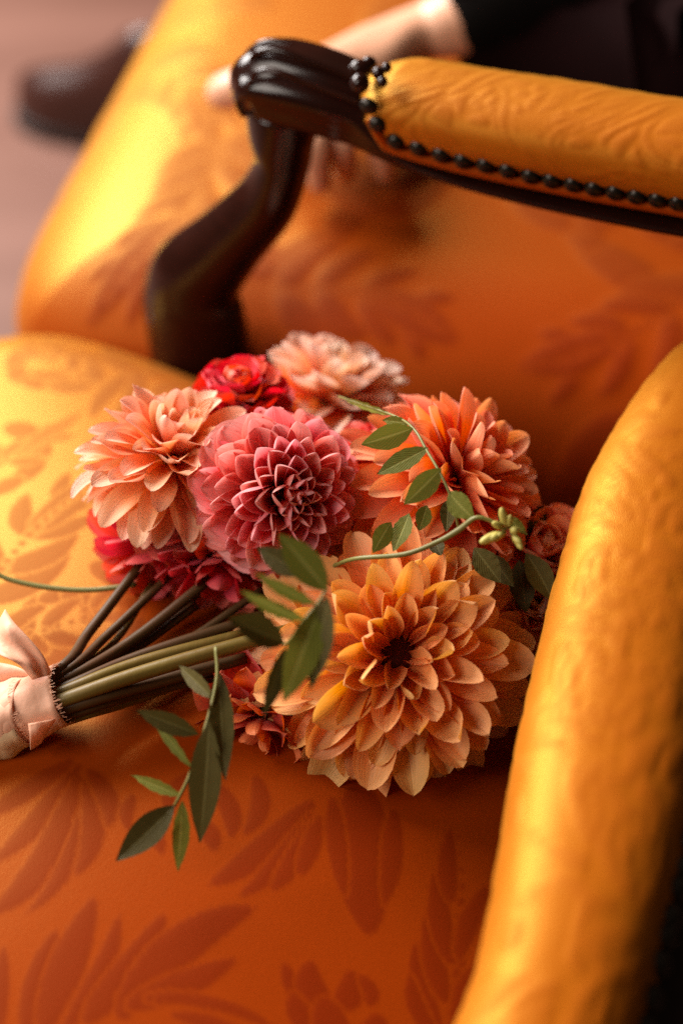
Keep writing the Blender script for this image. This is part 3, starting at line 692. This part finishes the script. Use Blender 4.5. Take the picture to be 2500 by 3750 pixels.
# coral dahlia on the right
flower('dahlia', 'coral dahlia turned to the backrest, with layered pointed petals', P(1665, 1765, .690), camdir(.56, .48, .52), M['p_coral'], 110, .0535, (10, 118), (.5, .98), (.25, .178), (1.0, .65), (-.3, .25),
       shape=(.36, .58, 1.9), r0=.16, pw=.62, seed=42, jit=.13, fold=.2, wave=.08, tipc=.5, tw=.25)
# darker blooms beneath
flower('dahlia', 'deep red dahlia hanging below the peach one', P(600, 1985, .715), camdir(-.05, -.55, .5), M['p_deep'], 46, .040, (15, 105), (.6, 1.0), (.3, .26), (.9, .6), (-.3, .2), shape=(.36, .6, 2.0), seed=51, wave=.1, jit=.16)
flower('dahlia', 'deep red dahlia in the shade below the pink one', P(800, 2030, .705), camdir(.05, -.6, .5), M['p_deep'], 44, .038, (15, 105), (.6, 1.0), (.3, .26), (.9, .6), (-.3, .2), shape=(.36, .6, 2.0), seed=57, wave=.1, jit=.16)
flower('dahlia', 'rust red dahlia half hidden under the orange one', P(960, 2620, .672), camdir(-.25, -.45, .75), M['p_rust'], 70, .042, (12, 112), (.5, 1.0), (.28, .24), (1.1, .7), (-.35, .3), shape=(.34, .6, 2.2), seed=63, wave=.16, jit=.2, fold=.2)
flower('dahlia', 'rust red dahlia pressed to the seat under the orange one', P(1190, 2740, .685), camdir(-.05, -.7, .5), M['p_rust'], 46, .032, (12, 110), (.5, 1.0), (.3, .26), (1.0, .7), (-.3, .3), seed=66, wave=.14, jit=.2)
flower('dahlia', 'crimson dahlia between the pink and coral blooms', P(1370, 1755, .725), camdir(.0, .35, .7), M['p_deep'], 60, .033, (12, 108), (.5, 1.0), (.3, .27), (1.1, .7), (-.3, .2), seed=71, wave=.1)
flower('rose', 'coral rose touching the backrest', P(1975, 2040, .700), camdir(.1, .4, .6), M['p_coral'], 34, .026, (6, 85), (.7, 1.0), (.5, .48), (1.3, .9), (-.6, -.1), shape=(.4, .66, 4), seed=77, wave=.12)
flower('rose', 'pinkish rose low against the backrest', P(1960, 2235, .690), camdir(-.1, .2, .8), M['p_peach'], 30, .021, (6, 85), (.7, 1.0), (.5, .48), (1.3, .9), (-.6, -.1), shape=(.4, .66, 4), seed=79, wave=.12)
flower('dahlia', 'coral dahlia half hidden between twig and orange bloom', P(1480, 2010, .690), camdir(.1, .1, .8), M['p_coral'], 44, .036, (15, 108), (.5, 1.0), (.28, .24), (1.0, .7), (-.3, .3), seed=83, wave=.1)

# ---- stems
def pxr(r, d=.66): return r * K * d
AX0 = P(222, 2548, .643); AX1 = P(-260, 2738, .655); ax = (AX1 - AX0).normalized()
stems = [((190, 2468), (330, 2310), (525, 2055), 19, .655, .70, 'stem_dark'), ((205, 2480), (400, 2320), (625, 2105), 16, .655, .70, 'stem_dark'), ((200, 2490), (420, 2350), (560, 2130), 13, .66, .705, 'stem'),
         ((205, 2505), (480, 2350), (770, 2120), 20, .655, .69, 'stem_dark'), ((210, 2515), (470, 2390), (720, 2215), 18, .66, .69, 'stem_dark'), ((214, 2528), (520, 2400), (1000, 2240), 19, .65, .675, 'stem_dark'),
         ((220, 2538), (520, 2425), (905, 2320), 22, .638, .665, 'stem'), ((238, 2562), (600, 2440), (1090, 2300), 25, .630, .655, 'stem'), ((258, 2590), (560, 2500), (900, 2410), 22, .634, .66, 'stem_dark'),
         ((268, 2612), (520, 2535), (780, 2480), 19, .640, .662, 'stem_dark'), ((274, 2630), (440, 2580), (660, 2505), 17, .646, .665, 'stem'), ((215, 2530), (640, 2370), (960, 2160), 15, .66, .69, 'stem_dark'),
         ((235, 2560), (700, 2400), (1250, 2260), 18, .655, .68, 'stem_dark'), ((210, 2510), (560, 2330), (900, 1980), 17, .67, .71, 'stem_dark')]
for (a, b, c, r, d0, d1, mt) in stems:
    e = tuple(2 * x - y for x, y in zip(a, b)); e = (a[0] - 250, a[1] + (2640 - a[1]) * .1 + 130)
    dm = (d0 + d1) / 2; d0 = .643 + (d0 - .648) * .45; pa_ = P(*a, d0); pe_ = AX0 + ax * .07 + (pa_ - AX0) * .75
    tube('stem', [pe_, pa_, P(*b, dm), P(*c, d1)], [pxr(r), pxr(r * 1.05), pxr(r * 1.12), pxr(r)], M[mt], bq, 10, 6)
tube('twig', [P(-60, 2070, .70), P(30, 2120, .70), P(180, 2152, .70), P(340, 2160, .70), P(500, 2140, .70)], [pxr(9), pxr(10), pxr(11), pxr(11), pxr(10)], M['twig'], bq, 8, 6)

# ---- leaves
def leaf_mesh(nm, seed, mat):
    rg = random.Random(seed); V = []; UV = []; nv, nu = 12, 7; cv = rg.uniform(.1, .5); fo = rg.uniform(.12, .35); sb = rg.uniform(-.08, .08)
    for i in range(nv):
        v = i / (nv - 1); w_ = max(.01, math.sin(math.pi * v ** .9) ** .95)
        for j in range(nu):
            s = -1 + 2 * j / (nu - 1); V.append((s * w_ + sb * 4 * v * (1 - v), v, (v, s, w_, fo, cv))); UV.append((s * .5 + .5, v))
    return V, UV, nv, nu
def leaf(parent, b, t, hw, mat, seed, roll=0.0, up=None):
    V, UV, nv, nu = leaf_mesh('leaf', seed, mat); d = t - b; L = d.length; y = d.normalized()
    n = up if up is not None else (CAM - b); z = (n - y * n.dot(y)).normalized(); x = y.cross(z)
    x, z = x * math.cos(roll) + z * math.sin(roll), z * math.cos(roll) - x * math.sin(roll)
    out = []
    for (sx, v, (vv, s, w_, fo, cv)) in V:
        zz = fo * abs(s) * w_ * hw + cv * .25 * L * (v * (1 - v)) - .0006 * math.sin(v * 30) * s * s
        out.append(b + x * (sx * hw) + y * (v * L) + z * zz)
    o = link('leaf', mesh_from('leaf', out, grid_faces(nv, nu), True, UV), mat); return world_child(o, parent)
def sprig(label, stem_pts, rad, leaves, mat, tw='twig'):
    s = empty('leaf_sprig', Vector(stem_pts[0])); s['label'] = label; world_child(s, bq)
    tube('stem', stem_pts, rad, M[tw], s, 8, 6)
    for k, (b, t, hw, m_, roll) in enumerate(leaves): leaf(s, b, t, hw, M[m_], 100 + k * 7 + int(abs(b.x) * 1e5) % 50, roll)
    return s
D1 = .622
s1 = sprig('light green leafy sprig crossing the coral dahlia', [P(1240, 1452, .70), P(1440, 1522, .66), P(1515, 1572, .640), P(1562, 1650, .630), P(1612, 1735, .622), P(1648, 1815, .620), P(1668, 1890, .622), P(1680, 1940, .625)],
      [pxr(4)] + [pxr(5)] * 7,
      [(P(1445, 1522, .66), P(1242, 1452, .70), pxr(15), 'leaf', .5), (P(1512, 1568, .640), P(1322, 1628, .64), pxr(46), 'leaf', .25), (P(1500, 1550, .65), P(1400, 1538, .66), pxr(22), 'leaf', .3),
       (P(1568, 1640, .63), P(1378, 1738, .63), pxr(38), 'leaf', -.3), (P(1615, 1715, .622), P(1478, 1848, .62), pxr(43), 'leaf', .2), (P(1642, 1800, .62), P(1736, 1902, .615), pxr(42), 'leaf', -.2)], 'leaf')
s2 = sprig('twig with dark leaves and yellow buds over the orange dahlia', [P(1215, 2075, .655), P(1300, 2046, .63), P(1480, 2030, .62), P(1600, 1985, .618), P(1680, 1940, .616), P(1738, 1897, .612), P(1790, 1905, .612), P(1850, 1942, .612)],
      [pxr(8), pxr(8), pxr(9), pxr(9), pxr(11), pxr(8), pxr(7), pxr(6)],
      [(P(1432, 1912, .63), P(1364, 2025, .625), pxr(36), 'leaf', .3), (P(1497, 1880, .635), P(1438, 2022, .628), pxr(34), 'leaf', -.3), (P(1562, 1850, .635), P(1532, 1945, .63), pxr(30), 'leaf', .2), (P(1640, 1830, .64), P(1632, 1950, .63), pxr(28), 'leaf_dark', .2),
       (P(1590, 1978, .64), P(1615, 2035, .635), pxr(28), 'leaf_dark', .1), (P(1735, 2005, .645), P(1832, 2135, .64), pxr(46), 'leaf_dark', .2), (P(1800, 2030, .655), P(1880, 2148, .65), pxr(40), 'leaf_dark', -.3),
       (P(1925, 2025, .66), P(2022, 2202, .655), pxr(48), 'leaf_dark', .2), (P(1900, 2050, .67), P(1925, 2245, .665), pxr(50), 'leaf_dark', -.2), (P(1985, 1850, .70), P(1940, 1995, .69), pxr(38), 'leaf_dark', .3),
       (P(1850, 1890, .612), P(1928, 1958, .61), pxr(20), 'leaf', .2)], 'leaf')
BUDM = ball_mesh('bud', 10, 8); BUDM.materials.append(M['bud'])
for (a, b, r) in [((1850, 1945), (1762, 1985), 17), ((1850, 1948), (1795, 1975), 16), ((1855, 1940), (1835, 1865), 15), ((1862, 1935), (1866, 1890), 12), ((1868, 1945), (1892, 1940), 16), ((1870, 1955), (1905, 1990), 14), ((1845, 1935), (1805, 1915), 13), ((1878, 1950), (1908, 2008), 13), ((1850, 1950), (1825, 1960), 12)]:
    pa, pb = P(*a, .608), P(*b, .604); d = pb - pa; o = link('bud', BUDM); world_child(o, s2)
    o.matrix_basis = Matrix.Translation(pa + d * .62) @ d.to_track_quat('Z', 'Y').to_matrix().to_4x4() @ Matrix.Diagonal((pxr(r), pxr(r), d.length * .46, 1))
    tube('bud_stalk', [pa, pa + d * .3, pa + d * .6], [pxr(4)] * 3, M['twig'], s2, 6, 2)
s3 = sprig('blurred green sprig in front of the orange and pink blooms', [P(980, 2290, .60), P(1040, 2360, .575), P(1110, 2275, .565), P(1160, 2215, .565), P(1192, 2165, .565)], [pxr(6)] * 5,
      [(P(1198, 2165, .565), P(1018, 1953, .56), pxr(52), 'leaf', -.1), (P(1120, 2105, .575), P(940, 2004, .58), pxr(40), 'leaf_dark', .2), (P(1160, 2215, .565), P(935, 2098, .555), pxr(26), 'leaf', .6), (P(1115, 2272, .565), P(882, 2164, .55), pxr(26), 'leaf', .5),
       (P(1042, 2355, .57), P(832, 2262, .555), pxr(52), 'leaf_dark', -.4), (P(1175, 2215, .562), P(1038, 2572, .555), pxr(56), 'leaf', .3), (P(1198, 2180, .562), P(1138, 2525, .56), pxr(46), 'leaf_dark', -.2), (P(1045, 2370, .57), P(962, 2628, .56), pxr(30), 'leaf_dark', .4)], 'leaf')
Zl = lambda u, v, z: Pz(u, v, z)
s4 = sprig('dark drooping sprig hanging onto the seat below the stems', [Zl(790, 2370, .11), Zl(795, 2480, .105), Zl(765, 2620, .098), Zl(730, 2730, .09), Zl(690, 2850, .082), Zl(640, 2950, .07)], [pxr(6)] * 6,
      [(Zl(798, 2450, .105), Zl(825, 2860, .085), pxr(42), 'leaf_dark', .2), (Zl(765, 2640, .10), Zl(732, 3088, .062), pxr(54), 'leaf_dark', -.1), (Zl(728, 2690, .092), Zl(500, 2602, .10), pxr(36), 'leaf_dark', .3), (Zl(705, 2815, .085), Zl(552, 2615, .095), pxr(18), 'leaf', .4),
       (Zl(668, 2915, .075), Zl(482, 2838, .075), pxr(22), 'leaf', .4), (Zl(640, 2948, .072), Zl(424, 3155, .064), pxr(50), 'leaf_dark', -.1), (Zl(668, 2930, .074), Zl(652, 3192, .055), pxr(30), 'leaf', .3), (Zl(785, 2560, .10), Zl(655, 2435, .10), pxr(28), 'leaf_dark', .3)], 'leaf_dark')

# ---- ribbon: wraps, fringe and tails
rib = empty('ribbon', P(120, 2600, .64)); rib['label'] = 'frayed peach silk ribbon tied round the stems'; world_child(rib, bq)
AX0 = P(222, 2548, .643); AX1 = P(-260, 2738, .655); ax = (AX1 - AX0).normalized(); e1 = (CAM - AX0); e1 = (e1 - ax * e1.dot(ax)).normalized(); e2 = ax.cross(e1)
def wrap(nm, t0, t1, r0, r1, tilt, mat, seed, ns=10, seg=64, wob=.0006):
    rg = random.Random(seed); V = []; ph = [rg.random() * 6.28 for _ in range(5)]
    for i in range(ns + 1):
        q = i / ns
        for k in range(seg):
            th = 2 * math.pi * k / seg; t = t0 + (t1 - t0) * q + tilt * math.cos(th + ph[0])
            r = r0 + (r1 - r0) * q + wob * (math.sin(3 * th + ph[1] + q * 5) + .7 * math.sin(q * 14 + ph[2] + th) + .5 * math.sin(7 * th + ph[3]))
            V.append(AX0 + ax * t + (e1 * math.cos(th) + e2 * math.sin(th)) * r)
    o = link(nm, mesh_from(nm, V, grid_faces(ns + 1, seg, True)), mat); world_child(o, rib)
    md = o.modifiers.new('thick', 'SOLIDIFY'); md.thickness = .0006; return o
wrap('wrap_band', -.002, .026, .0138, .0148, .001, M['ribbon'], 3)
wrap('wrap_band', .017, .037, .0150, .0160, .004, M['ribbon'], 4)
wrap('wrap_band', .024, .060, .0158, .0175, .004, M['ribbon_pale'], 5, 16, 64, .0010)
wrap('wrap_band', .052, .085, .0165, .0170, .004, M['ribbon_pale'], 6, 16)
# frayed threads along the band's edges
V = []; F = []
rg = random.Random(5)
for t0, r0, sgn, cnt in ((-.002, .0142, -1, 150), (.018, .0156, -1, 120)):
    for k in range(cnt):
        th = rg.random() * 6.28; ln = rg.uniform(.001, .003); p0 = AX0 + ax * t0 + (e1 * math.cos(th) + e2 * math.sin(th)) * r0
        p1 = p0 + ax * sgn * ln + Vector((rg.uniform(-1, 1), rg.uniform(-1, 1), rg.uniform(-1, 1))) * .0009
        tn = (-e1 * math.sin(th) + e2 * math.cos(th)) * .00013; b0 = len(V); V += [p0 - tn, p0 + tn, p1 + tn, p1 - tn]; F.append((b0, b0 + 1, b0 + 2, b0 + 3))
fr = link('fringe', mesh_from('fringe', V, F, False), M['ribbon']); fr['kind'] = 'stuff'; world_child(fr, rib)
def strip(nm, left, right, mat, seed, n=8, m_=8, bulge=.002):
    L_, R_ = catmull([np.array(p) for p in left], n), catmull([np.array(p) for p in right], n); V = []; rg = random.Random(seed); p1, p2 = rg.random() * 6, rg.random() * 6
    for i, (a, b) in enumerate(zip(L_, R_)):
        for j in range(m_ + 1):
            q = j / m_; c = Vector(a * (1 - q) + b * q); c += (CAM - c).normalized() * bulge * (math.sin(q * 5 + p1 + i * .25) + .5 * math.sin(q * 11 + p2 - i * .3)); V.append(c)
    o = link(nm, mesh_from(nm, V, grid_faces(len(L_), m_ + 1)), mat); world_child(o, rib)
    md = o.modifiers.new('thick', 'SOLIDIFY'); md.thickness = .0004; return o
strip('ribbon_tail', [P(120, 2490, .632), P(60, 2425, .628), P(-10, 2392, .63), P(-60, 2370, .64)], [P(195, 2468, .634), P(150, 2390, .632), P(55, 2282, .635), P(20, 2230, .645)], M['ribbon'], 2)
strip('ribbon_tail', [P(105, 2650, .628), P(110, 2700, .630), P(112, 2745, .638)], [P(205, 2632, .630), P(180, 2672, .634), P(150, 2722, .642)], M['ribbon'], 6, bulge=.0008)
strip('bow_loop', [P(130, 2478, .640), P(60, 2440, .645), P(-40, 2420, .65)], [P(120, 2500, .645), P(40, 2560, .655), P(-60, 2590, .66)], M['ribbon'], 9)
